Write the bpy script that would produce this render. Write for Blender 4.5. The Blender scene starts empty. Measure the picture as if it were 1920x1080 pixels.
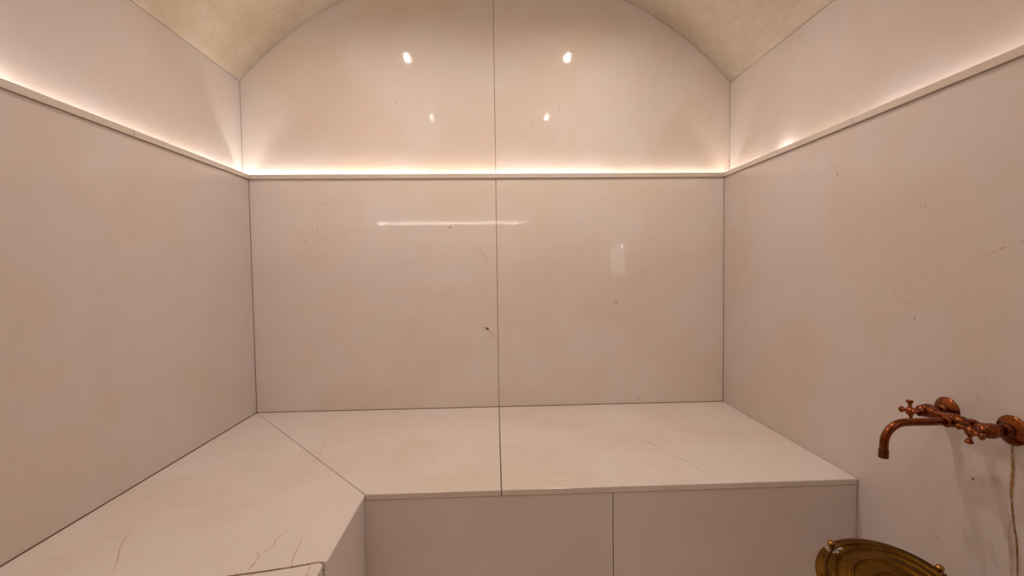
import bpy, bmesh, math, random
from mathutils import Vector, Matrix
from mathutils.geometry import tessellate_polygon

# ------------------------------------------------------------------ camera, world, exposure
scene = bpy.context.scene
C = scene.collection
H = 1.14                                   # camera height above the floor
FOCAL_PX = 855.52
RM = ((0.9991509602, 0.0144352619, 0.0385873276),      # columns: right, up, forward  (x, up, depth)
      (-0.0129192351, 0.9991457863, -0.0392529121),
      (-0.0391209918, 0.0387210661, 0.9984839643))
def w(v): return Vector((v[0], v[2], v[1]))            # (x, up, depth) -> blender
right = w([RM[i][0] for i in range(3)]); up = w([RM[i][1] for i in range(3)]); fwd = w([RM[i][2] for i in range(3)])
cam_data = bpy.data.cameras.new('camera'); cam = bpy.data.objects.new('camera', cam_data); C.objects.link(cam)
cam_data.sensor_width = 36; cam_data.lens = FOCAL_PX * 36 / 1920; cam_data.clip_start = .01; cam_data.clip_end = 50
m = Matrix.Identity(4)
for i in range(3):
    m[i][0] = right[i]; m[i][1] = up[i]; m[i][2] = -fwd[i]
m[0][3], m[1][3], m[2][3] = 0, 0, H
cam.matrix_world = m
scene.camera = cam
scene.view_settings.view_transform = 'Standard'; scene.view_settings.look = 'None'
scene.view_settings.gamma = 1; scene.view_settings.use_curve_mapping = False
scene.view_settings.exposure = 0.08
world = bpy.data.worlds.new('world'); scene.world = world; world.use_nodes = True
world.node_tree.nodes['Background'].inputs[0].default_value = (0.02, 0.018, 0.016, 1)
world.node_tree.nodes['Background'].inputs[1].default_value = 1.0

DOWNLIGHT_W = 26.0
DOWNLIGHT_COL = (1.0, 0.885, 0.83)
LED_COL = (1.0, 0.94, 0.88)
GAIN = dict(fl=0.82, fr=1.0, nl=0.12, nr=0.30, left=0.70, back=0.84, right=0.62, front=1.15)   # dimmer of each circuit

# ------------------------------------------------------------------ room numbers (metres)
XL, XR, YB, YF = -1.187, 1.171, 2.286, -0.10           # faces of the lower walls
D = 0.056                                              # the upper walls stand this much further out
XLU, XRU, YBU, YFU = XL - D, XR + D, YB + D, YF - D
ZS, SAG = 2.090, 0.56                                  # springing of the vault and its rise
XC = (XLU + XRU) / 2; HW = (XRU - XLU) / 2
RAD = (HW * HW + SAG * SAG) / (2 * SAG); ZC = ZS + SAG - RAD
ZL0, ZL1 = 1.5964, 1.6179                              # ledge trim, bottom and top
ZB = 0.4493                                            # bench top
YBF, XBI = 1.4095, -0.4106                             # front edge of back bench, inner edge of side bench
GAP = 0.0016
ZCH = 1.575                                            # floor of the light channel
def vault_z(x): return ZC + math.sqrt(max(RAD * RAD - (x - XC) ** 2, 0))

# ------------------------------------------------------------------ materials
def new_mat(name):
    mt = bpy.data.materials.new(name); mt.use_nodes = True
    nt = mt.node_tree; b = nt.nodes['Principled BSDF']
    return mt, nt, b
def N(nt, t, **kw):
    n = nt.nodes.new(t)
    for k, v in kw.items():
        if k.startswith('i_'):
            key = k[2:]
            n.inputs[int(key) if key.isdigit() else key].default_value = v
        else: setattr(n, k, v)
    return n
def lk(nt, a, b): nt.links.new(a, b)
def mathn(nt, op, a, b=None, clamp=False):
    n = nt.nodes.new('ShaderNodeMath'); n.operation = op; n.use_clamp = clamp
    for i, v in enumerate((a, b)):
        if v is None: continue
        if isinstance(v, (int, float)): n.inputs[i].default_value = v
        else: nt.links.new(v, n.inputs[i])
    return n.outputs[0]
def ramp(nt, src, stops, interp='LINEAR'):
    r = nt.nodes.new('ShaderNodeValToRGB'); r.color_ramp.interpolation = interp
    e = r.color_ramp.elements
    while len(e) < len(stops): e.new(0.5)
    for i, (p, c) in enumerate(stops):
        e[i].position = p; e[i].color = c if len(c) == 4 else (*c, 1)
    nt.links.new(src, r.inputs[0]); return r.outputs[0]
def mixc(nt, f, a, b, mode='MIX'):
    n = nt.nodes.new('ShaderNodeMix'); n.data_type = 'RGBA'; n.blend_type = mode
    for i, v in ((0, f), (6, a), (7, b)):
        if isinstance(v, (int, float)): n.inputs[i].default_value = v
        elif isinstance(v, tuple): n.inputs[i].default_value = (*v, 1) if len(v) == 3 else v
        else: nt.links.new(v, n.inputs[i])
    return n.outputs[2]

def marble(name, base=(.74, .66, .61), warm=(.74, .64, .555), rough=.11, seed=0.0, marks=1.0, streak=1.0, coat=0.0):
    mt, nt, b = new_mat(name)
    tc = N(nt, 'ShaderNodeTexCoord')
    mp = N(nt, 'ShaderNodeMapping'); mp.inputs['Location'].default_value = (seed * 3.1, seed * 1.7, seed * .9)
    lk(nt, tc.outputs['Object'], mp.inputs[0]); P = mp.outputs[0]
    big = N(nt, 'ShaderNodeTexNoise', i_Scale=2.1, i_Detail=3.0, i_Roughness=.55); lk(nt, P, big.inputs[0])
    med = N(nt, 'ShaderNodeTexNoise', i_Scale=7.0, i_Detail=5.0, i_Roughness=.6); lk(nt, P, med.inputs[0])
    f = ramp(nt, big.outputs[0], [(.43, (0, 0, 0)), (.57, (1, 1, 1))])
    col = mixc(nt, f, base, (warm[0] * .985, warm[1] * .975, warm[2] * .95))
    # small soft yellowish clouds
    f2 = ramp(nt, med.outputs[0], [(.50, (0, 0, 0)), (.72, (1, 1, 1))])
    col = mixc(nt, mathn(nt, 'MULTIPLY', f2, .35), col, (warm[0] * .93, warm[1] * .92, warm[2] * .86))
    # faint wavy bedding
    mp2 = N(nt, 'ShaderNodeMapping'); mp2.inputs['Scale'].default_value = (1.0, 1.0, 1.0); mp2.inputs['Rotation'].default_value = (.5, .62, .3)
    mp2.inputs['Location'].default_value = (seed, seed * 2, 0)
    lk(nt, tc.outputs['Object'], mp2.inputs[0])
    mp3 = N(nt, 'ShaderNodeMapping'); mp3.inputs['Scale'].default_value = (3.0, 26.0, 26.0); lk(nt, mp2.outputs[0], mp3.inputs[0])
    bed = N(nt, 'ShaderNodeTexNoise', i_Scale=1.0, i_Detail=4.0, i_Distortion=.8); lk(nt, mp3.outputs[0], bed.inputs[0])
    fb = ramp(nt, bed.outputs[0], [(.52, (0, 0, 0)), (.70, (1, 1, 1))])
    fbm = ramp(nt, big.outputs[0], [(.42, (0, 0, 0)), (.60, (1, 1, 1))])
    col = mixc(nt, mathn(nt, 'MULTIPLY', mathn(nt, 'MULTIPLY', fb, fbm), .13 * streak), col, (.60, .49, .41))
    # clusters of small pits
    vor = N(nt, 'ShaderNodeTexVoronoi', i_Scale=52.0); lk(nt, P, vor.inputs[0])
    pit = ramp(nt, vor.outputs['Distance'], [(.06, (1, 1, 1)), (.13, (0, 0, 0))])
    msk = N(nt, 'ShaderNodeTexNoise', i_Scale=4.3, i_Detail=4.0, i_Roughness=.62); lk(nt, P, msk.inputs[0])
    mk = ramp(nt, msk.outputs[0], [(.56, (0, 0, 0)), (.64, (1, 1, 1))])
    col = mixc(nt, mathn(nt, 'MULTIPLY', mathn(nt, 'MULTIPLY', pit, mk), .6 * marks), col, (.22, .13, .08))
    # hairline scratches
    sc = N(nt, 'ShaderNodeTexNoise', i_Scale=11.0, i_Detail=6.0, i_Roughness=.7, i_Distortion=.6); lk(nt, mp2.outputs[0], sc.inputs[0])
    hl = mathn(nt, 'SUBTRACT', sc.outputs[0], .5); hl = mathn(nt, 'ABSOLUTE', hl)
    hl = ramp(nt, hl, [(.000, (1, 1, 1)), (.006, (0, 0, 0))])
    ms2 = N(nt, 'ShaderNodeTexNoise', i_Scale=5.5, i_Detail=3.0, i_Roughness=.6)
    mp4 = N(nt, 'ShaderNodeMapping'); mp4.inputs['Location'].default_value = (7 + seed, 3, 5); lk(nt, tc.outputs['Object'], mp4.inputs[0]); lk(nt, mp4.outputs[0], ms2.inputs[0])
    mk2 = ramp(nt, ms2.outputs[0], [(.62, (0, 0, 0)), (.70, (1, 1, 1))])
    col = mixc(nt, mathn(nt, 'MULTIPLY', mathn(nt, 'MULTIPLY', hl, mk2), .40 * marks), col, (.26, .16, .11))
    lk(nt, col, b.inputs['Base Color'])
    rn = ramp(nt, med.outputs[0], [(.3, (rough * .8,) * 3), (.75, (rough * 1.3,) * 3)])
    lk(nt, rn, b.inputs['Roughness'])
    b.inputs['IOR'].default_value = 1.45
    b.inputs['Specular IOR Level'].default_value = .45
    bp = N(nt, 'ShaderNodeBump', i_Strength=.06, i_Distance=.002)
    fine = N(nt, 'ShaderNodeTexNoise', i_Scale=38.0, i_Detail=3.0); lk(nt, P, fine.inputs[0])
    lk(nt, fine.outputs[0], bp.inputs['Height']); lk(nt, bp.outputs[0], b.inputs['Normal'])
    return mt

M = {}
M['wall'] = marble('marble_wall', base=(.84, .755, .705), warm=(.84, .74, .655), seed=0.0, rough=.045)
M['wall'].node_tree.nodes['Principled BSDF'].inputs['Specular IOR Level'].default_value = .32
M['wall_up'] = marble('marble_upper', seed=3.7, marks=.7, rough=.05)
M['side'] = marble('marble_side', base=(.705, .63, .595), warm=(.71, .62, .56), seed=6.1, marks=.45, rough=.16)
M['bench'] = marble('marble_bench', base=(.83, .745, .69), warm=(.81, .72, .635), seed=9.3, marks=.45, rough=.16, streak=1.6)
M['panel'] = marble('marble_front', base=(.81, .73, .69), warm=(.80, .71, .66), seed=12.2, marks=.6, rough=.16)

def plain(name, col, rough=.6, metal=0.0, noise=None, nscale=20, bump=0, emit=None, es=0):
    mt, nt, b = new_mat(name)
    b.inputs['Base Color'].default_value = (*col, 1); b.inputs['Roughness'].default_value = rough; b.inputs['Metallic'].default_value = metal
    tc = N(nt, 'ShaderNodeTexCoord'); n = N(nt, 'ShaderNodeTexNoise', i_Scale=float(nscale), i_Detail=5.0); lk(nt, tc.outputs['Object'], n.inputs[0])
    if noise: lk(nt, ramp(nt, n.outputs[0], [(.33, col), (.68, noise)]), b.inputs['Base Color'])
    if bump:
        bp = N(nt, 'ShaderNodeBump', i_Strength=bump, i_Distance=.002); lk(nt, n.outputs[0], bp.inputs['Height']); lk(nt, bp.outputs[0], b.inputs['Normal'])
    if emit:
        b.inputs['Emission Color'].default_value = (*emit, 1); b.inputs['Emission Strength'].default_value = es
    return mt
M['grout'] = plain('grout', (.27, .19, .13), .9, noise=(.38, .28, .20), nscale=60)
M['trim'] = marble('marble_trim', base=(.72, .64, .58), warm=(.71, .62, .54), seed=15.0, marks=.5, rough=.2)
M['floor'] = marble('marble_floor', base=(.84, .76, .71), warm=(.82, .73, .66), seed=21.0, marks=.6, rough=.2)
M['channel'] = plain('channel_plaster', (.75, .70, .65), .7)

def plaster():
    mt, nt, b = new_mat('vault_plaster')
    tc = N(nt, 'ShaderNodeTexCoord')
    a = N(nt, 'ShaderNodeTexNoise', i_Scale=3.2, i_Detail=6.0, i_Roughness=.6, i_Distortion=.4); lk(nt, tc.outputs['Object'], a.inputs[0])
    c = N(nt, 'ShaderNodeTexNoise', i_Scale=26.0, i_Detail=7.0, i_Roughness=.72, i_Distortion=1.2); lk(nt, tc.outputs['Object'], c.inputs[0])
    col = ramp(nt, a.outputs[0], [(.32, (.70, .57, .42)), (.50, (.77, .655, .515)), (.68, (.82, .72, .59))])
    d = ramp(nt, c.outputs[0], [(.36, (.84, .80, .73)), (.58, (1.0, 1.0, 1.0))])
    col = mixc(nt, .5, col, d, 'MULTIPLY')
    lk(nt, col, b.inputs['Base Color']); b.inputs['Roughness'].default_value = .55; b.inputs['Specular IOR Level'].default_value = .25
    bp = N(nt, 'ShaderNodeBump', i_Strength=.25, i_Distance=.003); lk(nt, c.outputs[0], bp.inputs['Height']); lk(nt, bp.outputs[0], b.inputs['Normal'])
    return mt
M['vault'] = plaster()

def metal(name, c1, c2, c3, rough, scale, rmax=None):
    mt, nt, b = new_mat(name); b.inputs['Metallic'].default_value = 1.0
    tc = N(nt, 'ShaderNodeTexCoord')
    a = N(nt, 'ShaderNodeTexNoise', i_Scale=float(scale), i_Detail=5.0, i_Roughness=.65, i_Distortion=.5); lk(nt, tc.outputs['Object'], a.inputs[0])
    g = N(nt, 'ShaderNodeTexNoise', i_Scale=scale * 6.0, i_Detail=4.0, i_Roughness=.7); lk(nt, tc.outputs['Object'], g.inputs[0])
    col = ramp(nt, a.outputs[0], [(.34, c1), (.52, c2), (.70, c3)])
    lk(nt, col, b.inputs['Base Color'])
    lk(nt, ramp(nt, g.outputs[0], [(.3, (rough,) * 3), (.75, (rmax or rough * 1.7,) * 3)]), b.inputs['Roughness'])
    bp = N(nt, 'ShaderNodeBump', i_Strength=.03, i_Distance=.0006); lk(nt, g.outputs[0], bp.inputs['Height']); lk(nt, bp.outputs[0], b.inputs['Normal'])
    return mt
M['copper'] = metal('aged_copper', (.15, .042, .014), (.24, .070, .022), (.33, .105, .034), .17, 26, .24)
M['copper_dark'] = metal('tarnished_copper', (.05, .018, .010), (.15, .05, .02), (.28, .09, .035), .28, 40)
M['brass'] = metal('aged_brass', (.09, .034, .004), (.14, .066, .007), (.19, .092, .012), .30, 22, .5)
M['brass_knob'] = metal('polished_brass', (.24, .12, .03), (.42, .22, .06), (.50, .27, .08), .20, 50)
M['lime'] = plain('limescale', (.62, .55, .52), .9, noise=(.40, .34, .30), nscale=220, bump=.5)
M['chrome'] = plain('downlight_ring', (.7, .66, .6), .25, 1.0)
M['lens'] = plain('downlight_lens', (.9, .9, .9), .4, emit=(1.0, .84, .72), es=40)
M['door'] = plain('door_wood', (.30, .17, .09), .45, noise=(.20, .10, .05), nscale=6)
M['frame'] = plain('door_frame_paint', (.35, .22, .13), .4)
M['pane'] = plain('frosted_pane', (.8, .82, .85), .5, emit=(.90, .93, 1.0), es=2.4)
M['bulb'] = plain('pane_lamp', (1, 1, 1), .5, emit=(.85, .92, 1.0), es=60)

def led_mat(strength, col):
    return plain('led_tape', (.9, .9, .85), .5, emit=col, es=strength)

def ribbon_mat(name, col, col2, rough=.2):
    """stone vein or mineral stain, opaque, broken up towards the colour of the stone"""
    mt, nt, b = new_mat(name)
    tc = N(nt, 'ShaderNodeTexCoord'); n = N(nt, 'ShaderNodeTexNoise', i_Scale=85.0, i_Detail=4.0); lk(nt, tc.outputs['Object'], n.inputs[0])
    lk(nt, ramp(nt, n.outputs[0], [(.38, col2), (.60, col)]), b.inputs['Base Color'])
    b.inputs['Roughness'].default_value = rough
    return mt
M['rust'] = ribbon_mat('rust_stain', (.25, .12, .03), (.38, .22, .09))
M['rust_soft'] = ribbon_mat('rust_stain_soft', (.58, .46, .35), (.66, .56, .48))
M['orange'] = ribbon_mat('orange_vein', (.68, .43, .30), (.77, .64, .55))
M['hair'] = ribbon_mat('hairline', (.52, .41, .33), (.70, .61, .55))
M['crack'] = ribbon_mat('dark_joint', (.22, .10, .05), (.42, .26, .17))
M['gold'] = ribbon_mat('ochre_vein', (.60, .47, .28), (.73, .63, .52))
M['pinkish'] = ribbon_mat('pink_smudge', (.64, .53, .48), (.70, .62, .57))

# ------------------------------------------------------------------ mesh helpers
def link(name, bm, mat, parent=None, smooth=False, origin=None):
    me = bpy.data.meshes.new(name)
    bmesh.ops.recalc_face_normals(bm, faces=bm.faces[:]); 
    o_w = parent_origin(parent)
    bm.transform(Matrix.Translation(-o_w))
    bm.to_mesh(me); bm.free()
    me.materials.append(mat)
    for p in me.polygons: p.use_smooth = smooth
    o = bpy.data.objects.new(name, me); C.objects.link(o)
    if parent: o.parent = parent
    return o
def parent_origin(p):
    v = Vector((0, 0, 0))
    while p is not None:
        v += p.location; p = p.parent
    return v
def thing(name, label, cat, loc=(0, 0, 0), group=None):
    o = bpy.data.objects.new(name, None); C.objects.link(o); o.location = loc; o.empty_display_size = .05
    o['label'] = label; o['category'] = cat
    if group: o['group'] = group
    return o
def structure(o, label=None):
    o['kind'] = 'structure'
    if label: o['label'] = label
    return o
def bm_box(x0, x1, y0, y1, z0, z1, bev=.0, bm=None):
    b = bmesh.new()
    r = bmesh.ops.create_cube(b, size=1)
    bmesh.ops.scale(b, vec=(x1 - x0, y1 - y0, z1 - z0), verts=b.verts)
    bmesh.ops.translate(b, vec=((x0 + x1) / 2, (y0 + y1) / 2, (z0 + z1) / 2), verts=b.verts)
    if bev: bmesh.ops.bevel(b, geom=b.edges[:], offset=bev, segments=2, affect='EDGES', profile=.5)
    if bm is not None:
        me = bpy.data.meshes.new('t'); b.to_mesh(me); b.free(); bm.from_mesh(me); bpy.data.meshes.remove(me); return bm
    return b
def bm_prism(poly, axis, a, c, bev=0.0):
    """polygon (list of 2D points) extruded along an axis from a to c.  axis 'z': (x,y); 'y': (x,z); 'x': (y,z)"""
    b = bmesh.new()
    def P(p, t):
        return {'z': (p[0], p[1], t), 'y': (p[0], t, p[1]), 'x': (t, p[0], p[1])}[axis]
    lo = [b.verts.new(P(p, a)) for p in poly]; hi = [b.verts.new(P(p, c)) for p in poly]
    b.faces.new(lo); b.faces.new(hi[::-1]); n = len(poly)
    for i in range(n): b.faces.new((lo[i], lo[(i + 1) % n], hi[(i + 1) % n], hi[i]))
    bmesh.ops.recalc_face_normals(b, faces=b.faces[:])
    if bev: bmesh.ops.bevel(b, geom=b.edges[:], offset=bev, segments=3, affect='EDGES', profile=.5)
    return b
def frame(ax):
    ax = Vector(ax).normalized(); t = Vector((0, 0, 1)) if abs(ax.z) < .9 else Vector((0, 1, 0))
    u = ax.cross(t).normalized(); v = ax.cross(u).normalized(); return ax, u, v
def bm_lathe(org, axis, prof, seg=40, bm=None):
    """prof: list of (t along the axis, radius)"""
    b = bm if bm is not None else bmesh.new(); ax, u, v = frame(axis); org = Vector(org); rings = []
    for t, r in prof:
        if r < 1e-6: rings.append([b.verts.new(org + ax * t)])
        else: rings.append([b.verts.new(org + ax * t + (u * math.cos(2 * math.pi * k / seg) + v * math.sin(2 * math.pi * k / seg)) * r) for k in range(seg)])
    for A, B in zip(rings, rings[1:]):
        for k in range(seg):
            a0, a1 = A[k % len(A)], A[(k + 1) % len(A)]; b0, b1 = B[k % len(B)], B[(k + 1) % len(B)]
            vs = [a0, a1, b1, b0]; vs = [x for i, x in enumerate(vs) if x not in vs[:i]]
            if len(vs) >= 3: b.faces.new(vs)
    for e in (rings[0], rings[-1]):
        if len(e) > 1: b.faces.new(e)
    return b
def bm_tube(path, radii, seg=28, bm=None):
    b = bm if bm is not None else bmesh.new(); path = [Vector(p) for p in path]; rings = []; pu = None
    for i, p in enumerate(path):
        t = (path[min(i + 1, len(path) - 1)] - path[max(i - 1, 0)]).normalized()
        if pu is None: _, u, v = frame(t)
        else: u = (pu - t * pu.dot(t)).normalized(); v = t.cross(u)
        pu = u; r = radii[i] if isinstance(radii, (list, tuple)) else radii
        rings.append([b.verts.new(p + (u * math.cos(2 * math.pi * k / seg) + v * math.sin(2 * math.pi * k / seg)) * r) for k in range(seg)])
    for A, B in zip(rings, rings[1:]):
        for k in range(seg): b.faces.new((A[k], A[(k + 1) % seg], B[(k + 1) % seg], B[k]))
    b.faces.new(rings[0]); b.faces.new(rings[-1]); return b
def smooth_path(pts, n=8):
    pts = [Vector(p) for p in pts]; out = []
    P = [pts[0] * 2 - pts[1]] + pts + [pts[-1] * 2 - pts[-2]]
    for i in range(1, len(P) - 2):
        for k in range(n):
            t = k / n; a, b_, c, d = P[i - 1], P[i], P[i + 1], P[i + 2]
            out.append(.5 * ((2 * b_) + (c - a) * t + (2 * a - 5 * b_ + 4 * c - d) * t * t + (3 * b_ - a - 3 * c + d) * t ** 3))
    out.append(pts[-1]); return out
def ribbon(name, pts, width, normal, mat, parent, n=8, lift=.0004, rnd=0.0):
    """a stain / vein lying in the surface"""
    P = smooth_path(pts, n); nrm = Vector(normal).normalized(); b = bmesh.new(); uvl = b.loops.layers.uv.new('UVMap'); prev = None; L = len(P) - 1
    rg = random.Random(len(P) * 7 + int(abs(P[0].x) * 1e4))
    for i, p in enumerate(P):
        t = (P[min(i + 1, L)] - P[max(i - 1, 0)]).normalized(); s = t.cross(nrm).normalized()
        wd = width if isinstance(width, (int, float)) else width[0] + (width[1] - width[0]) * i / L
        wd *= 1 + rnd * (rg.random() - .5) * 2
        wd *= min(1.0, .12 + 4.0 * min(i, L - i) / L)
        c = p + nrm * lift + s * rnd * wd * .4 * (rg.random() - .5)
        a, d = b.verts.new(c - s * wd / 2), b.verts.new(c + s * wd / 2)
        if prev:
            f = b.faces.new((prev[0], prev[1], d, a))
            for lp, uv in zip(f.loops, (((i - 1) / L, 0), ((i - 1) / L, 1), (i / L, 1), (i / L, 0))): lp[uvl].uv = uv
        prev = (a, d)
    me = bpy.data.meshes.new(name); b.transform(Matrix.Translation(-parent_origin(parent))); b.to_mesh(me); b.free(); me.materials.append(mat)
    o = bpy.data.objects.new(name, me); C.objects.link(o); o.parent = parent
    return o
def chip(name, pts, normal, r, mat, parent):
    """tiny pits: each a flat little blob, joined into one mark"""
    b = bmesh.new(); nrm, u, v = frame(normal); rg = random.Random(int(sum(abs(c) for c in pts[0]) * 1000))
    for p in pts:
        k = 7; rr = r * (.7 + .6 * rg.random()); el = .5 + rg.random()
        vs = [b.verts.new(Vector(p) + nrm * .0004 + u * rr * math.cos(2 * math.pi * i / k) * (.7 + .5 * rg.random()) + v * rr * el * math.sin(2 * math.pi * i / k)) for i in range(k)]
        b.faces.new(vs)
    me = bpy.data.meshes.new(name); b.transform(Matrix.Translation(-parent_origin(parent))); b.to_mesh(me); b.free(); me.materials.append(mat)
    o = bpy.data.objects.new(name, me); C.objects.link(o); o.parent = parent; o['kind'] = 'stuff'; return o
M['pit'] = plain('pit_dirt', (.32, .22, .15), .8)

# ------------------------------------------------------------------ walls
T = .022
# back wall: grout bed + two lower panels + two upper (lunette) panels
bed = bm_box(XL - .021, XR + .021, YB + .0015, YB + .022, 0, ZL0 - .0003)
wall_back = structure(link('wall_back', bed, M['grout']), 'marble back wall behind the bench')
SX = .0148
link('stone_panel', bm_box(XL + GAP, SX - GAP, YB, YB + T, ZB + GAP, ZL0 - .001, .0006), M['wall'], wall_back)
link('stone_panel', bm_box(SX + GAP, XR - GAP, YB, YB + T, ZB + GAP, ZL0 - .001, .0006), M['wall'], wall_back)
def lunette(x0, x1, zb, n=40):
    xs = [x0 + (x1 - x0) * i / n for i in range(n + 1)]
    return [(x0, zb), (x1, zb)] + [(x, vault_z(x) - .001) for x in reversed(xs)]
ZU0 = 1.56
upb = structure(link('wall_back_upper', bm_prism([(XLU - .04, ZU0), (XRU + .04, ZU0), (XRU + .04, 2.75), (XLU - .04, 2.75)], 'y', YBU + .0015, YBU + .05), M['grout']), 'arched marble wall above the lit ledge')
link('stone_panel', bm_prism(lunette(XLU + GAP * .6, SX - GAP, ZU0), 'y', YBU, YBU + T), M['wall_up'], upb)
link('stone_panel', bm_prism(lunette(SX + GAP, XRU - GAP * .6, ZU0), 'y', YBU, YBU + T), M['wall_up'], upb)
# side walls
wall_left = structure(link('wall_left', bm_box(XL - .022, XL - .0015, YF - .022, YB + .022, 0, ZL0 - .0003), M['grout']), 'marble left wall above the side bench')
link('stone_panel', bm_box(XL - T, XL, YF, YB - GAP, ZB + GAP, ZL0 - .001, .0006), M['side'], wall_left)
wlu = structure(link('wall_left_upper', bm_box(XLU - .05, XLU - .0015, YFU - .05, YBU + .05, ZU0, ZS), M['grout']), 'upper left marble wall above the lit ledge')
link('stone_panel', bm_box(XLU - T, XLU, YFU, YBU - GAP * .6, ZU0, ZS - GAP, .0006), M['side'], wlu)
wall_right = structure(link('wall_right', bm_box(XR + .0015, XR + .022, YF - .022, YB + .022, 0, ZL0 - .0003), M['grout']), 'marble right wall carrying the copper faucet')
# opening for the small frosted window on the right, beside the camera
WY0, WY1, WZ0, WZ1 = .02, .50, 1.09, 1.37
pr = bmesh.new()
bm_box(XR, XR + T, WY1, YB - GAP, 0, ZL0 - .001, .0006, bm=pr)
bm_box(XR, XR + T, YF, WY0, 0, ZL0 - .001, .0006, bm=pr)
bm_box(XR, XR + T, WY0, WY1, 0, WZ0, .0, bm=pr)
bm_box(XR, XR + T, WY0, WY1, WZ1, ZL0 - .001, .0, bm=pr)
link('stone_panel', pr, M['side'], wall_right)
wru = structure(link('wall_right_upper', bm_box(XRU + .0015, XRU + .05, YFU - .05, YBU + .05, ZU0, ZS), M['grout']), 'upper right marble wall above the lit ledge')
link('stone_panel', bm_box(XRU, XRU + T, YFU, YBU - GAP * .6, ZU0, ZS - GAP, .0006), M['side'], wru)
# frosted window pane in the right wall
win = structure(link('window_1', bm_box(XR - .003, XR + .0012, WY0, WY1, WZ0, WZ1), M['pane']), 'small frosted window in the right wall')
link('pane_lamp', bm_lathe((XR - .003, WY1 - .03, WZ1 - .03), (-1, 0, 0), [(0, .012), (.004, .011), (.006, 0)], 20), M['bulb'], win, True)
# front wall (behind the camera) with a door
DX0, DX1, DZ = .36, 1.06, 1.98
pf = bmesh.new()
bm_box(XL - .022, DX0, YF - .022, YF, 0, ZL0 - .001, bm=pf); bm_box(DX1, XR + .022, YF - .022, YF, 0, ZL0 - .001, bm=pf)
structure(link('wall_front', pf, M['side']), 'marble wall behind the camera')
pf = bmesh.new()
bm_box(XLU - .05, DX0, YFU - .05, YFU, ZU0, 2.09, bm=pf); bm_box(DX1, XRU + .05, YFU - .05, YFU, ZU0, 2.09, bm=pf)
bm_box(DX0, DX1, YFU - .05, YFU, DZ, 2.09, bm=pf); bm_box(XLU - .05, XRU + .05, YFU - .05, YFU, 2.09, 2.75, bm=pf)
structure(link('wall_front_upper', pf, M['side']), 'upper wall behind the camera')
fr = bmesh.new()
bm_box(DX0, DX0 + .05, YFU - .04, YF, 0, DZ, .003, bm=fr); bm_box(DX1 - .05, DX1, YFU - .04, YF, 0, DZ, .003, bm=fr); bm_box(DX0 + .05, DX1 - .05, YFU - .04, YF, DZ - .05, DZ, .003, bm=fr)
dr = structure(link('door_1', bm_box(DX0 + .052, DX1 - .052, YFU - .03, YFU + .01, .01, DZ - .052, .003), M['door']), 'wooden door behind the camera')
link('door_frame', fr, M['frame'], dr)
link('door_handle', bm_tube(smooth_path([(DX0 + .10, YFU + .0105, 1.02), (DX0 + .10, YFU + .03, 1.02), (DX0 + .12, YFU + .04, 1.02), (DX0 + .20, YFU + .04, 1.02)]), .008), M['brass_knob'], dr, True)
# floor
structure(link('floor', bm_box(XL - .05, XR + .05, YFU - .05, YB + .05, -.05, 0), M['floor']), 'marble floor')
# vault
n = 96; a0 = math.asin(HW / RAD)
arc = [(XC + RAD * math.sin(-a0 + 2 * a0 * i / n), ZC + RAD * math.cos(-a0 + 2 * a0 * i / n)) for i in range(n + 1)]
outer = [(XC + (RAD + .04) * math.sin(-a0 + 2 * a0 * i / n), ZC + (RAD + .04) * math.cos(-a0 + 2 * a0 * i / n)) for i in range(n + 1)]
bv = bmesh.new(); V = {}
for key, pts in (('i', arc), ('o', outer)):
    for yy in (0, 1): V[key, yy] = [bv.verts.new((p[0], (YFU, YBU)[yy], p[1])) for p in pts]
for i in range(n):
    for key in 'io': bv.faces.new((V[key, 0][i], V[key, 0][i + 1], V[key, 1][i + 1], V[key, 1][i]))
    for yy in (0, 1): bv.faces.new((V['i', yy][i], V['i', yy][i + 1], V['o', yy][i + 1], V['o', yy][i]))
for i in (0, n): bv.faces.new((V['i', 0][i], V['i', 1][i], V['o', 1][i], V['o', 0][i]))
structure(link('ceiling', bv, M['vault'], smooth=True), 'plastered barrel vault')

# ------------------------------------------------------------------ ledge trim with the light channel behind it
LIP = .008; LB = .022
n_trim = [0]
def trim(bmx, label):
    n_trim[0] += 1; return structure(link('trim_%d' % n_trim[0], bmx, M['trim']), label)
J = .0007
y_l = 1.568; y_r = 1.4525
b45 = LIP + 0.0
def trim_poly(p): return bm_prism(p, 'z', ZL0, ZL1, .0012)
trim(trim_poly([(XL + LIP, YB - LIP), (XL + LIP, y_l + J), (XL - LB, y_l + J), (XL - LB, YB + LB)]), 'marble ledge strip on the left wall, far piece')
trim(trim_poly([(XL + LIP, y_l - J), (XL + LIP, YF + LIP), (XL - LB, YF - LB), (XL - LB, y_l - J)]), 'marble ledge strip on the left wall, near piece')
xs = [XL + LIP, -.5434, .2891, 1.121, XR - LIP]
for i in range(4):
    a, c = xs[i], xs[i + 1]
    ab = XL - LB if i == 0 else a + J; cb = XR + LB if i == 3 else c - J
    a += J; c -= J
    trim(trim_poly([(a, YB - LIP), (c, YB - LIP), (cb, YB + LB), (ab, YB + LB)]), 'marble ledge strip on the back wall, piece %s' % ('left', 'middle', 'right', 'in the right corner')[i])
trim(trim_poly([(XR - LIP, YB - LIP), (XR - LIP, y_r + J), (XR + LB, y_r + J), (XR + LB, YB + LB)]), 'marble ledge strip on the right wall, far piece')
trim(trim_poly([(XR - LIP, y_r - J), (XR - LIP, YF + LIP), (XR + LB, YF - LB), (XR + LB, y_r - J)]), 'marble ledge strip on the right wall, near piece')
trim(bm_prism([(XL + LIP, YF + LIP), (DX0, YF + LIP), (DX0, YF - LB), (XL - LB, YF - LB)], 'z', ZL0, ZL1), 'marble ledge strip behind the camera')
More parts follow.
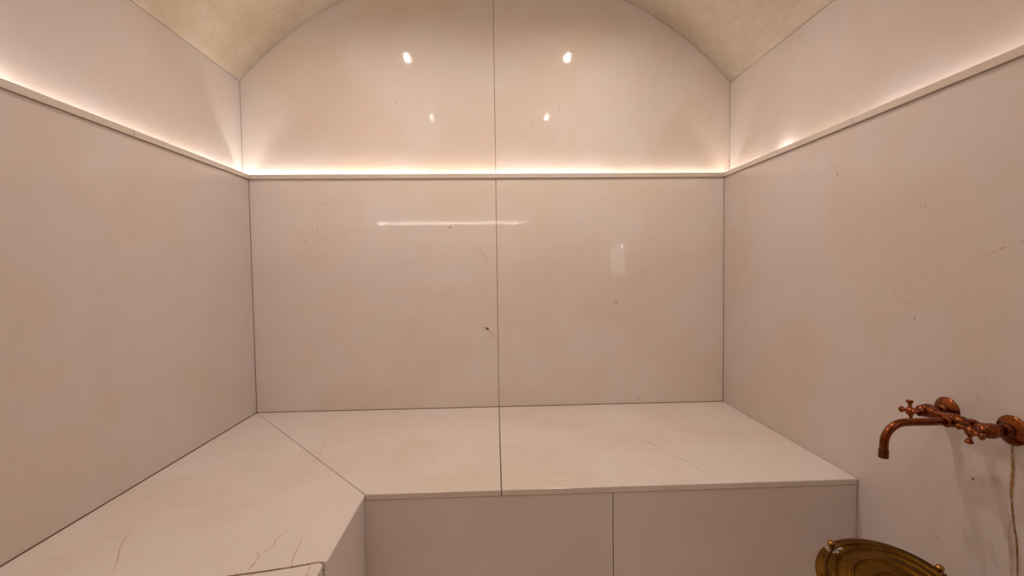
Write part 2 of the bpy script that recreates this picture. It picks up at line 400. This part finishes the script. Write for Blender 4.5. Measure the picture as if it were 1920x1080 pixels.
# channel floor under the light tape
ch = bmesh.new()
bm_box(XLU, XL - .0225, YFU, YBU, ZCH - .02, ZCH, bm=ch); bm_box(XR + .0225, XRU, YFU, YBU, ZCH - .02, ZCH, bm=ch)
bm_box(XL - .0225, XR + .0225, YB + .0225, YBU, ZCH - .02, ZCH, bm=ch); bm_box(XL - .0225, DX0, YFU, YF - .0225, ZCH - .02, ZCH, bm=ch)
n_trim[0] += 1; structure(link('trim_%d' % n_trim[0], ch, M['channel']), 'floor of the light channel')

ZT = 1.594
def led(p0, p1, strength, label, col=LED_COL, ZT=ZT):
    """a length of LED tape on its aluminium carrier in the channel"""
    p0, p1 = Vector((*p0, ZT)), Vector((*p1, ZT)); d = (p1 - p0).normalized(); s = Vector((-d.y, d.x, 0)) * .006
    o = thing('led_strip', label, 'led strip', ((p0 + p1) / 2).to_tuple(), 'light tape lengths behind the marble ledge')
    b = bmesh.new(); a = [p0 + s, p0 - s, p1 - s, p1 + s]
    lo = [b.verts.new(q - Vector((0, 0, ZT - ZCH))) for q in a]; hi = [b.verts.new(q - Vector((0, 0, .003))) for q in a]
    b.faces.new(lo); b.faces.new(hi)
    for i in range(4): b.faces.new((lo[i], lo[(i + 1) % 4], hi[(i + 1) % 4], hi[i]))
    link('carrier', b, M['channel'], o)
    b = bmesh.new(); a = [p0 + s * .8, p0 - s * .8, p1 - s * .8, p1 + s * .8]
    lo = [b.verts.new(q - Vector((0, 0, .003))) for q in a]; hi = [b.verts.new(q) for q in a]
    b.faces.new(lo); b.faces.new(hi)
    for i in range(4): b.faces.new((lo[i], lo[(i + 1) % 4], hi[(i + 1) % 4], hi[i]))
    link('tape', b, led_mat(strength * GAIN['left' if 'left ledge' in label else 'right' if 'right ledge' in label else 'back' if 'back ledge' in label else 'front'], col), o)
CX = .040
WH = (1.0, .93, .92)
led((XL - CX, 0.02), (XL - CX, 1.28), 62, 'bright light tape behind the near part of the left ledge', WH)
led((XL - CX, 1.30), (XL - CX, 1.86), 34, 'weaker light tape behind the middle of the left ledge', WH)
led((XL - CX, 1.88), (XL - CX, YB + CX - .02), 46, 'light tape at the far end of the left ledge')
led((XL - CX + .012, YB + CX), (-.30, YB + CX), 48, 'light tape behind the left half of the back ledge')
led((-.28, YB + CX), (.62, YB + CX), 38, 'light tape behind the middle of the back ledge')
led((.64, YB + CX), (XR + CX - .012, YB + CX), 27, 'light tape behind the right end of the back ledge')
led((XR + CX, YB + CX - .02), (XR + CX, 2.02), 34, 'dim light tape at the far end of the right ledge')
led((XR + CX, 1.90), (XR + CX, 1.865), 260, 'short bright light tape remnant behind the right ledge', WH)
led((XR + CX, 1.80), (XR + CX, 1.46), 14, 'faint light tape behind the middle of the right ledge')
led((XR + CX, 1.44), (XR + CX, 0.02), 22, 'faint light tape behind the near part of the right ledge', WH)
led((XL - CX, YF - CX), (DX0 - .02, YF - CX), 100, 'light tape on the wall behind the camera', ZT=1.6260)

# ------------------------------------------------------------------ downlights in the vault
def downlight(x, y, label, power):
    z = vault_z(x); nx = (x - XC) / RAD; nrm = Vector((-nx, 0, -math.sqrt(1 - nx * nx)))
    org = Vector((x, y, z))
    o = thing('downlight', label, 'ceiling light', org.to_tuple(), 'downlights recessed in the vault')
    prof = [(-.001, .040), (.003, .040), (.004, .037), (.003, .029), (-.0005, .027), (-.001, .030)]
    link('ring', bm_lathe(org, nrm, prof), M['chrome'], o, True)
    link('lens', bm_lathe(org, nrm, [(.0002, .016), (.006, .014), (.010, .009), (.012, 0)]), M['lens'], o, True)
    ld = bpy.data.lights.new('downlight_lamp', 'SPOT'); ld.energy = power * GAIN[('f' if y > 1 else 'n') + ('l' if x < 0 else 'r')]; ld.color = DOWNLIGHT_COL; ld.spot_size = math.radians(150); ld.spot_blend = 1.0; ld.shadow_soft_size = .010
    lo = bpy.data.objects.new('lamp', ld); C.objects.link(lo); lo.parent = o
    lo.location = nrm * .03
    lo.rotation_euler = (Vector((nrm.x * .3, .14 if y > 1 else .05, -1))).to_track_quat('-Z', 'Y').to_euler()
LX0, LX1, LY0, LY1 = -.555, .512, .43, 1.62
downlight(LX0, LY1, 'recessed ceiling downlight over the left of the bench', DOWNLIGHT_W)
downlight(LX1, LY1, 'recessed ceiling downlight over the right of the bench', DOWNLIGHT_W)
downlight(LX0, LY0, 'recessed ceiling downlight near the entrance, left side', DOWNLIGHT_W)
downlight(LX1, LY0, 'recessed ceiling downlight near the entrance, right side', DOWNLIGHT_W)

# ------------------------------------------------------------------ the L-shaped bench
bench = thing('marble_bench', 'L-shaped built-in marble bench along the back and left walls', 'bench', (XL, YB, 0))
core = bmesh.new()
bm_box(XL + .002, XR - .002, YBF + .024, YB - .002, 0.001, ZB - .021, bm=core); bm_box(XL + .002, XBI - .024, YF + .002, YBF + .024, 0.001, ZB - .021, bm=core)
link('base', core, M['grout'], bench)
def slab(poly, bev=.004): return link('seat_slab', bm_prism(poly, 'z', ZB - .020, ZB, bev), M['bench'], bench, False)
g = .0011
dx, dy = XBI - XL, YBF - YB; ll = math.hypot(dx, dy); nx, ny = -dy / ll * g, dx / ll * g      # normal to the mitre
slab([(XL + g + nx, YB - g + ny * 0), (XBI + nx * 1.2, YBF), (.0128 - g, YBF), (.0150 - g, YB - g)], .0035)
slab([(.0128 + g, YBF), (XR - g, YBF), (XR - g, YB - g), (.0150 + g, YB - g)], .0035)
jx0, jy0, jx1, jy1 = XBI, 1.0813, XL + g, .9335
jpts = [(XL + g, .9335), (-.615, 1.0417), (-.5374, 1.0548), (-.4708, 1.0691), (XBI - .02, 1.0800)]
slab([(XL + g, YB - g * 2.5), (XL + g, jy1 + .001)] + [(p[0], p[1] + .0012) for p in jpts[1:]] + [(XBI, 1.0790), (XBI, YBF - g * 1.4)], .0035)
slab([(XL + g, YF + .002), (XBI - .004, YF + .002), (XBI - .004, 1.060), (XBI - .0055, 1.0715), (XBI - .012, 1.0785), (XBI - .022, 1.0782)] + [(p[0], p[1] - .0012) for p in jpts[1:4][::-1]] + [(XL + g, jy1 - .001)], .003)
def fp(bmx): link('front_panel', bmx, M['panel'], bench)
R_ = .004
fp(bm_box(XBI - .012, .3685 - .0012, YBF + R_, YBF + .024, 0.003, ZB - .0215, .0006))
fp(bm_box(.3685 + .0012, XR - GAP, YBF + R_, YBF + .024, 0.003, ZB - .0215, .0006))
fp(bm_box(XBI - .024, XBI - R_, 1.0795, YBF + R_ - .001, 0.003, ZB - .0215, .0006))
fp(bm_box(XBI - .024, XBI - R_ - .003, YF + .002, 1.0765, 0.003, ZB - .0215, .0006))
# marks in the slabs
UPN = (0, 0, 1); zz = ZB
def onb(pts): return [(p[0], p[1], zz) for p in pts]
ribbon('vein', onb([(-.9979, 1.262), (-.978, 1.209), (-.955, 1.165), (-.925, 1.12), (-.8908, 1.0614)]), (.002, .004), UPN, M['orange'], bench, rnd=.4)
ribbon('vein', onb([(-.5155, 1.2051), (-.505, 1.155), (-.4982, 1.1069), (-.4867, 1.0650)]), (.002, .0055), UPN, M['orange'], bench, rnd=.3)
ribbon('vein', onb([(-.60, 1.13), (-.5842, 1.1083), (-.581, 1.055)]), (.002, .005), UPN, M['orange'], bench, rnd=.4)
ribbon('vein', onb([(-.445, 1.075), (-.44, 1.045), (-.438, 1.02)]), .004, UPN, M['orange'], bench, rnd=.4)
ribbon('vein', onb([(-.555, 1.050), (-.575, 1.035), (-.60, 1.01)]), .006, UPN, M['orange'], bench, rnd=.4)
ribbon('dark_joint', onb([(-.66, 1.0335), (-.615, 1.0417), (-.5374, 1.0548), (-.4708, 1.0691), (-.428, 1.0795), (-.4125, 1.079)]), (.004, .0028), UPN, M['crack'], bench, rnd=.3, lift=.0006)
ribbon('hairline', onb([(.5653, 1.8965), (.6328, 1.6839), (.6873, 1.5384), (.7029, 1.4161)]), .0028, UPN, M['hair'], bench, rnd=.5)
ribbon('hairline', onb([(.8995, 1.6961), (.93, 1.645), (.968, 1.6007)]), .0028, UPN, M['hair'], bench, rnd=.5)
ribbon('hairline', onb([(.0283, 2.0843), (.1409, 2.1781), (.2384, 2.265)]), .004, UPN, M['hair'], bench, rnd=.5)
ribbon('hairline', onb([(-.56, 1.24), (-.575, 1.18), (-.568, 1.15), (-.59, 1.12)]), .002, UPN, M['hair'], bench, rnd=.6)
ribbon('hairline', onb([(-.72, 2.0), (-.70, 1.85), (-.67, 1.72), (-.66, 1.60)]), .002, UPN, M['hair'], bench, rnd=.6)
chip('pits', onb([(-.5, 1.175), (.21, 1.46), (.22, 1.463), (.235, 1.461), (.9, 1.45), (.925, 1.442), (.93, 1.44), (.60, 1.50), (.62, 1.498), (.12, 1.60), (.20, 1.85)]), UPN, .0018, M['pit'], bench)

# ------------------------------------------------------------------ marks on the walls
def onR(pts): return [(XR, p[0], p[1]) for p in pts]
NR = (-1, 0, 0); NB = (0, -1, 0); NL = (1, 0, 0)
ribbon('rust_drip', onR([(.9775, .735), (.9771, .7236), (.9745, .69), (.9736, .6734), (.975, .64), (.9765, .62), (.9725, .58), (.9694, .5546), (.9660, .53), (.9632, .5187), (.9600, .47), (.9589, .4363), (.9585, .38), (.959, .32)]), (.0075, .0022), NR, M['rust'], wall_right, rnd=.25, lift=.0007)
ribbon('rust_halo', onR([(.977, .735), (.9745, .69), (.975, .64), (.9765, .60)]), (.016, .010), NR, M['rust_soft'], wall_right, rnd=.2)
ribbon('rust_halo', onR([(.973, .560), (.9786, .5345), (.976, .50), (.9741, .4872), (.972, .451), (.972, .40)]), (.004, .007), NR, M['rust_soft'], wall_right, rnd=.3)
ribbon('hairline', onR([(1.06, 1.150), (1.031, 1.1673), (1.0086, 1.1762), (.9666, 1.1894), (.93, 1.20)]), .0022, NR, M['hair'], wall_right, rnd=.5)
ribbon('hairline', onR([(1.56, 1.50), (1.53, 1.47), (1.51, 1.44)]), .002, NR, M['hair'], wall_right, rnd=.5)
ribbon('smudge', onR([(1.040, .880), (1.037, .86), (1.036, .845)]), .008, NR, M['pinkish'], wall_right, rnd=.3)
ribbon('smudge', onR([(1.055, .83), (1.0515, .8166), (1.05, .80)]), .010, NR, M['pinkish'], wall_right, rnd=.3)
chip('pits', onR([(1.0599, .6125), (1.058, .612), (1.0379, .6161), (1.1445, .4156), (1.3074, 1.0835), (1.30, 1.076), (1.287, 1.06), (1.2501, 1.0291), (1.2245, .9907), (1.262, 1.004), (1.235, 1.036), (1.47, .99), (1.46, .97), (1.52, 1.45), (1.545, 1.478), (1.2, 1.3)]), NR, .0022, M['pit'], wall_right)
def onB(pts): return [(p[0], YB, p[1]) for p in pts]
ribbon('ochre_vein', onB([(-.0669, .8594), (-.045, .850), (-.0324, .8426)]), .009, NB, M['gold'], wall_back, rnd=.5)
ribbon('ochre_vein', onB([(-.05, .858), (-.0324, .8426), (-.01, .818), (.0120, .7935)]), .005, NB, M['gold'], wall_back, rnd=.3)
ribbon('ochre_vein', onB([(-.0566, .8323), (-.04, .845), (-.0269, .8533)]), .005, NB, M['gold'], wall_back, rnd=.4)
ribbon('hairline', onB([(-.10, 1.27), (-.06, 1.235), (-.04, 1.19), (-.035, 1.15)]), .0025, NB, M['hair'], wall_back, rnd=.6)
rg = random.Random(5)
def cluster(cx, cz, sx, sz, k): return onB([(cx + rg.gauss(0, sx), cz + rg.gauss(0, sz)) for _ in range(k)])
chip('pits', onB([(.6149, .9668), (.6149, .970), (-.8647, 1.3497), (.7233, .4668), (.727, .470), (-.2152, 1.3567), (-.2130, 1.361), (.0726, .8704), (-.22, 1.352), (1.02, 1.05), (.93, 1.20), (.96, 1.214), (-.70, .62)]), NB, .0032, M['pit'], wall_back)
for c in ((-.80, 1.32, .10, .07, 12), (-.42, 1.26, .10, .06, 14), (-.62, 1.06, .10, .06, 16), (-.34, 1.04, .03, .03, 8), (-.02, 1.06, .008, .04, 9), (-.50, .92, .10, .05, 10), (-.30, .78, .02, .02, 5), (-.36, 1.46, .02, .03, 7), (-.22, 1.24, .03, .02, 7), (-.62, .54, .12, .03, 12), (-.78, 1.47, .05, .04, 8), (.80, 1.28, .04, .03, 5)):
    chip('pits', cluster(*c), NB, .0016, M['pit'], wall_back)
def onU(pts): return [(p[0], YBU, p[1]) for p in pts]
ribbon('rust_halo', onU([(1.196, 1.628), (1.2078, 1.6488), (1.219, 1.682)]), (.012, .004), NB, M['orange'], upb, rnd=.3)
ribbon('rust_halo', onU([(1.222, 1.635), (1.223, 1.66), (1.2225, 1.72)]), (.010, .003), NB, M['orange'], upb, rnd=.3)
ribbon('hairline', onU([(-.0771, 1.6919), (-.0231, 1.689), (.0091, 1.6755)]), .004, NB, M['orange'], upb, rnd=.4)
ribbon('hairline', onU([(-.0353, 1.7747), (-.01, 1.765), (.0076, 1.7585)]), .003, NB, M['hair'], upb, rnd=.4)
ribbon('hairline', onU([(.345, 2.00), (.340, 1.96), (.325, 1.91)]), .003, NB, M['hair'], upb, rnd=.4)
chip('pits', onU([(.1962, 1.8893), (.198, 1.8925), (-.4832, 1.9845), (.3864, 1.8328), (.31, 1.82), (.32, 1.818)]), NB, .0026, M['pit'], upb)
chip('pits', [(XL, 1.6318, .9599), (XL, 1.5169, .903), (XL, 1.3453, .7518), (XL, 1.3075, 1.3626)], NL, .0018, M['pit'], wall_left)

# ------------------------------------------------------------------ copper bridge faucet on the right wall
FZ = H - .378; F1, F2 = 1.127, .977; FM = (F1 + F2) / 2; BX = XR - .058
faucet = thing('wall_faucet', 'aged copper two-handle faucet with bent spout on the right wall', 'faucet', (XR, FM, FZ))
AX = (-1, 0, 0)
for y in (F1, F2):
    o = (XR, y, FZ)
    link('flange', bm_lathe(o, AX, [(0.0003, .0335), (.002, .0338), (.0035, .0330), (.0055, .0305), (.0080, .025), (.0105, .0195), (.0120, .0165), (.0125, .0140)], 48), M['copper'], faucet, True)
    link('flange_nut', bm_lathe(o, AX, [(.011, .0150), (.0125, .0172), (.0190, .0172), (.0205, .0150), (.0230, .0148), (.0240, .0130)], 40), M['copper_dark'], faucet, True)
    link('inlet_pipe', bm_lathe(o, AX, [(.0235, .0118), (.036, .0122), (.0375, .0137), (.0400, .0137), (.0405, .0125)], 36), M['copper'], faucet, True)
    # valve body: swollen barrel around the bridge end, then bonnet
    vb = bm_lathe(o, AX, [(.0400, .0128), (.0420, .0150), (.0460, .0168), (.0520, .0175), (.0590, .0172), (.0640, .0158), (.0660, .0148), (.0675, .0152), (.0690, .0148)], 40)
    link('valve_body', vb, M['copper'], faucet, True)
    link('bonnet', bm_lathe(o, AX, [(.0688, .0122), (.0700, .0136), (.0750, .0136), (.0765, .0122), (.0785, .0100), (.0830, .0080), (.0880, .0068), (.0935, .0066)], 32), M['copper'], faucet, True)
    # cross handle
    hx = .0995
    hub = bm_lathe(o, AX, [(hx - .0075, .0064), (hx - .0065, .0086), (hx - .003, .0106), (hx, .0112), (hx + .004, .0108), (hx + .0070, .0092), (hx + .0085, .0070), (hx + .0093, .0062), (hx + .0100, .0040), (hx + .0102, 0)], 32)
    h = link('handle', hub, M['copper'], faucet, True)
    rot = math.radians(6 if y == F1 else -7)
    for k in range(4):
        a = rot + k * math.pi / 2; d = Vector((0, math.sin(a), math.cos(a)))
        ho = Vector((XR - hx, y, FZ))
        link('handle_arm', bm_lathe(ho, d, [(.0075, .0072), (.0100, .0056), (.0130, .0042), (.0160, .0038), (.0185, .0043), (.0208, .0058), (.0228, .0074), (.0245, .0081), (.0262, .0081), (.0276, .0072), (.0286, .0050), (.0290, 0)], 24), M['copper'], h, True)
# bridge: swollen toward the middle with twisted rings
bz = FZ
pts = [(BX, F1 - .010, bz), (BX, F1 - .022, bz), (BX, F1 - .030, bz), (BX, F1 - .040, bz), (BX, FM + .022, bz), (BX, FM + .014, bz), (BX, FM, bz), (BX, FM - .014, bz), (BX, FM - .022, bz), (BX, F2 + .040, bz), (BX, F2 + .030, bz), (BX, F2 + .022, bz), (BX, F2 + .010, bz)]
rad = [.0150, .0128, .0108, .0103, .0112, .0140, .0150, .0140, .0112, .0103, .0108, .0128, .0150]
sm = smooth_path(pts, 4); rr = []
for i in range(len(sm)):
    f = i / 4; k = min(int(f), len(rad) - 2); t = f - k; rr.append(rad[k] * (1 - t) + rad[k + 1] * t)
link('bridge_body', bm_tube(sm, rr, 32), M['copper'], faucet, True)
for yy, s in ((FM + .020, 1), (FM - .020, -1), (F1 - .024, 1), (F2 + .024, -1)):
    link('bridge_ring', bm_lathe((BX, yy, bz), (-.35 * 0, 1, .22 * s), [(-.0030, .0118), (-.0020, .0138), (0, .0143), (.0020, .0138), (.0030, .0118)], 32), M['copper'], faucet, True)
# spout socket and nut in front of the bridge, slightly below its axis
sz_ = FZ - .003
link('spout_nut', bm_lathe((BX - .002, FM, sz_), AX, [(.0, .0138), (.010, .0138), (.0125, .0125), (.0140, .0122), (.0150, .0134), (.0215, .0134), (.0230, .0120), (.0245, .0102)], 36), M['copper'], faucet, True)
sp = [(BX - .020, FM, sz_), (1.06, FM, sz_ + .0005), (1.02, FM, sz_ + .001), (.990, FM, sz_ + .001)]
cx_, cz_, br_ = .988, sz_ + .001 - .052, .052
for i in range(1, 15):
    a = math.pi / 2 * i / 14; sp.append((cx_ - br_ * math.sin(a), FM, cz_ + br_ * math.cos(a)))
ex = cx_ - br_
sp += [(ex - .0003, FM, cz_ - .010), (ex - .0006, FM, cz_ - .016)]
spout = link('spout', bm_tube(sp, .0092, 32), M['copper'], faucet, True)
eo = Vector((ex - .0006, FM, cz_ - .014))
ob = bm_lathe(eo, (-.03, 0, -1), [(0, .0094), (.0006, .0108), (.0018, .0110), (.0026, .0104), (.0180, .0106), (.0190, .0104), (.0190, .0082), (.0050, .0080)], 36)
link('outlet_collar', ob, M['copper_dark'], spout, True)

# ------------------------------------------------------------------ brass lid with stepped rings, tilted, on a marble basin
LC = Vector((.912, .992, H - .75)); LN = Vector((-.0816, -.2216, .9717)).normalized()
E1 = Vector((.9965, 0, .0837)); E1 = (E1 - LN * E1.dot(LN)).normalized(); E2 = -LN.cross(E1)     # E2 points towards the camera and down
if E2.y > 0: E2 = -E2
lid = thing('brass_lid', 'round dark brass lid with raised rings and ball knobs, tilted below the copper faucet', 'lid', LC.to_tuple())
prof = [(-.0060, 0), (-.0060, .128), (-.0085, .146), (-.0075, .1500), (-.0040, .1512), (-.0010, .1505), (.0006, .1480), (.0010, .1400), (.0008, .1350), (.0022, .1335), (.0042, .1320), (.0048, .1305), (.0040, .1290), (.0010, .1278), (.0004, .1262),
        (.0016, .1190), (.0024, .1130), (.0042, .1118), (.0050, .1105), (.0040, .1092), (.0022, .1080), (.0040, .1000), (.0060, .0850), (.0064, .0805), (.0100, .0792), (.0122, .0775), (.0124, .0762), (.0108, .0745), (.0072, .0730), (.0070, .0715), (.0080, .0600), (.0084, .0420), (.0088, .0398), (.0130, .0385), (.0152, .0368), (.0154, .0355), (.0138, .0340), (.0104, .0325), (.0100, .0310), (.0110, .0150), (.0130, .0060), (.0135, 0)]
link('dish', bm_lathe(LC, LN, prof, 128), M['brass'], lid, True)
def on_lid(a, b_, h_=0.0): return LC + E1 * a + E2 * b_ + LN * h_
kn = [(-.0515, .1235), (.1400, .0270), (.0500, -.1), (.0, 0)]
for ang in (-112.5, -11.0, 79.0, 168.0):
    # angle measured with E2 towards the camera counted negative
    r = .1375; a = math.radians(ang); base = on_lid(r * math.cos(a), r * math.sin(a))
    kk = bm_lathe(base, LN, [(-.001, .0068), (.0015, .0070), (.0028, .0050), (.0045, .0038), (.0075, .0036), (.0095, .0050), (.0115, .0078), (.0140, .0090), (.0170, .0089), (.0195, .0074), (.0212, .0045), (.0217, 0)], 28)
    link('knob', kk, M['brass_knob'], lid, True)
# limescale crust round the far-left knob
b = bmesh.new(); rg = random.Random(3)
a = math.radians(-112.5); kb = Vector((.1375 * math.cos(a), .1375 * math.sin(a)))
for i in range(130):
    if i < 96:
        t = rg.uniform(0, 2 * math.pi); r = rg.uniform(.006, .0135) ; px, py = kb.x + r * math.cos(t) * 1.15, kb.y + r * math.sin(t) * 1.1 + .003
    else: px, py = kb.x + rg.uniform(.010, .026), kb.y + .006 + rg.gauss(0, .0022)
    c = on_lid(px, py, .0012); s = rg.uniform(.0009, .0026)
    mm = Matrix.Translation(c) @ Matrix.Diagonal((s, s, s * .5, 1))
    bmesh.ops.create_icosphere(b, subdivisions=1, radius=1.0, matrix=mm)
link('limescale', b, M['lime'], lid)
basin = thing('marble_basin', 'round marble basin under the brass lid by the right wall', 'basin', (.925, .98, 0))
link('bowl', bm_lathe((.925, .98, 0), (0, 0, 1), [(.18, .05), (.20, .07), (.25, .098), (.29, .108), (.345, .112), (.350, .108), (.350, .088), (.343, .084), (.28, .07), (.25, .03), (.248, 0)], 48), M['bench'], basin, True)
link('pedestal', bm_lathe((.925, .98, 0), (0, 0, 1), [(.0005, .085), (.03, .085), (.045, .065), (.06, .052), (.14, .046), (.178, .052), (.181, .05)], 40), M['bench'], basin, True)
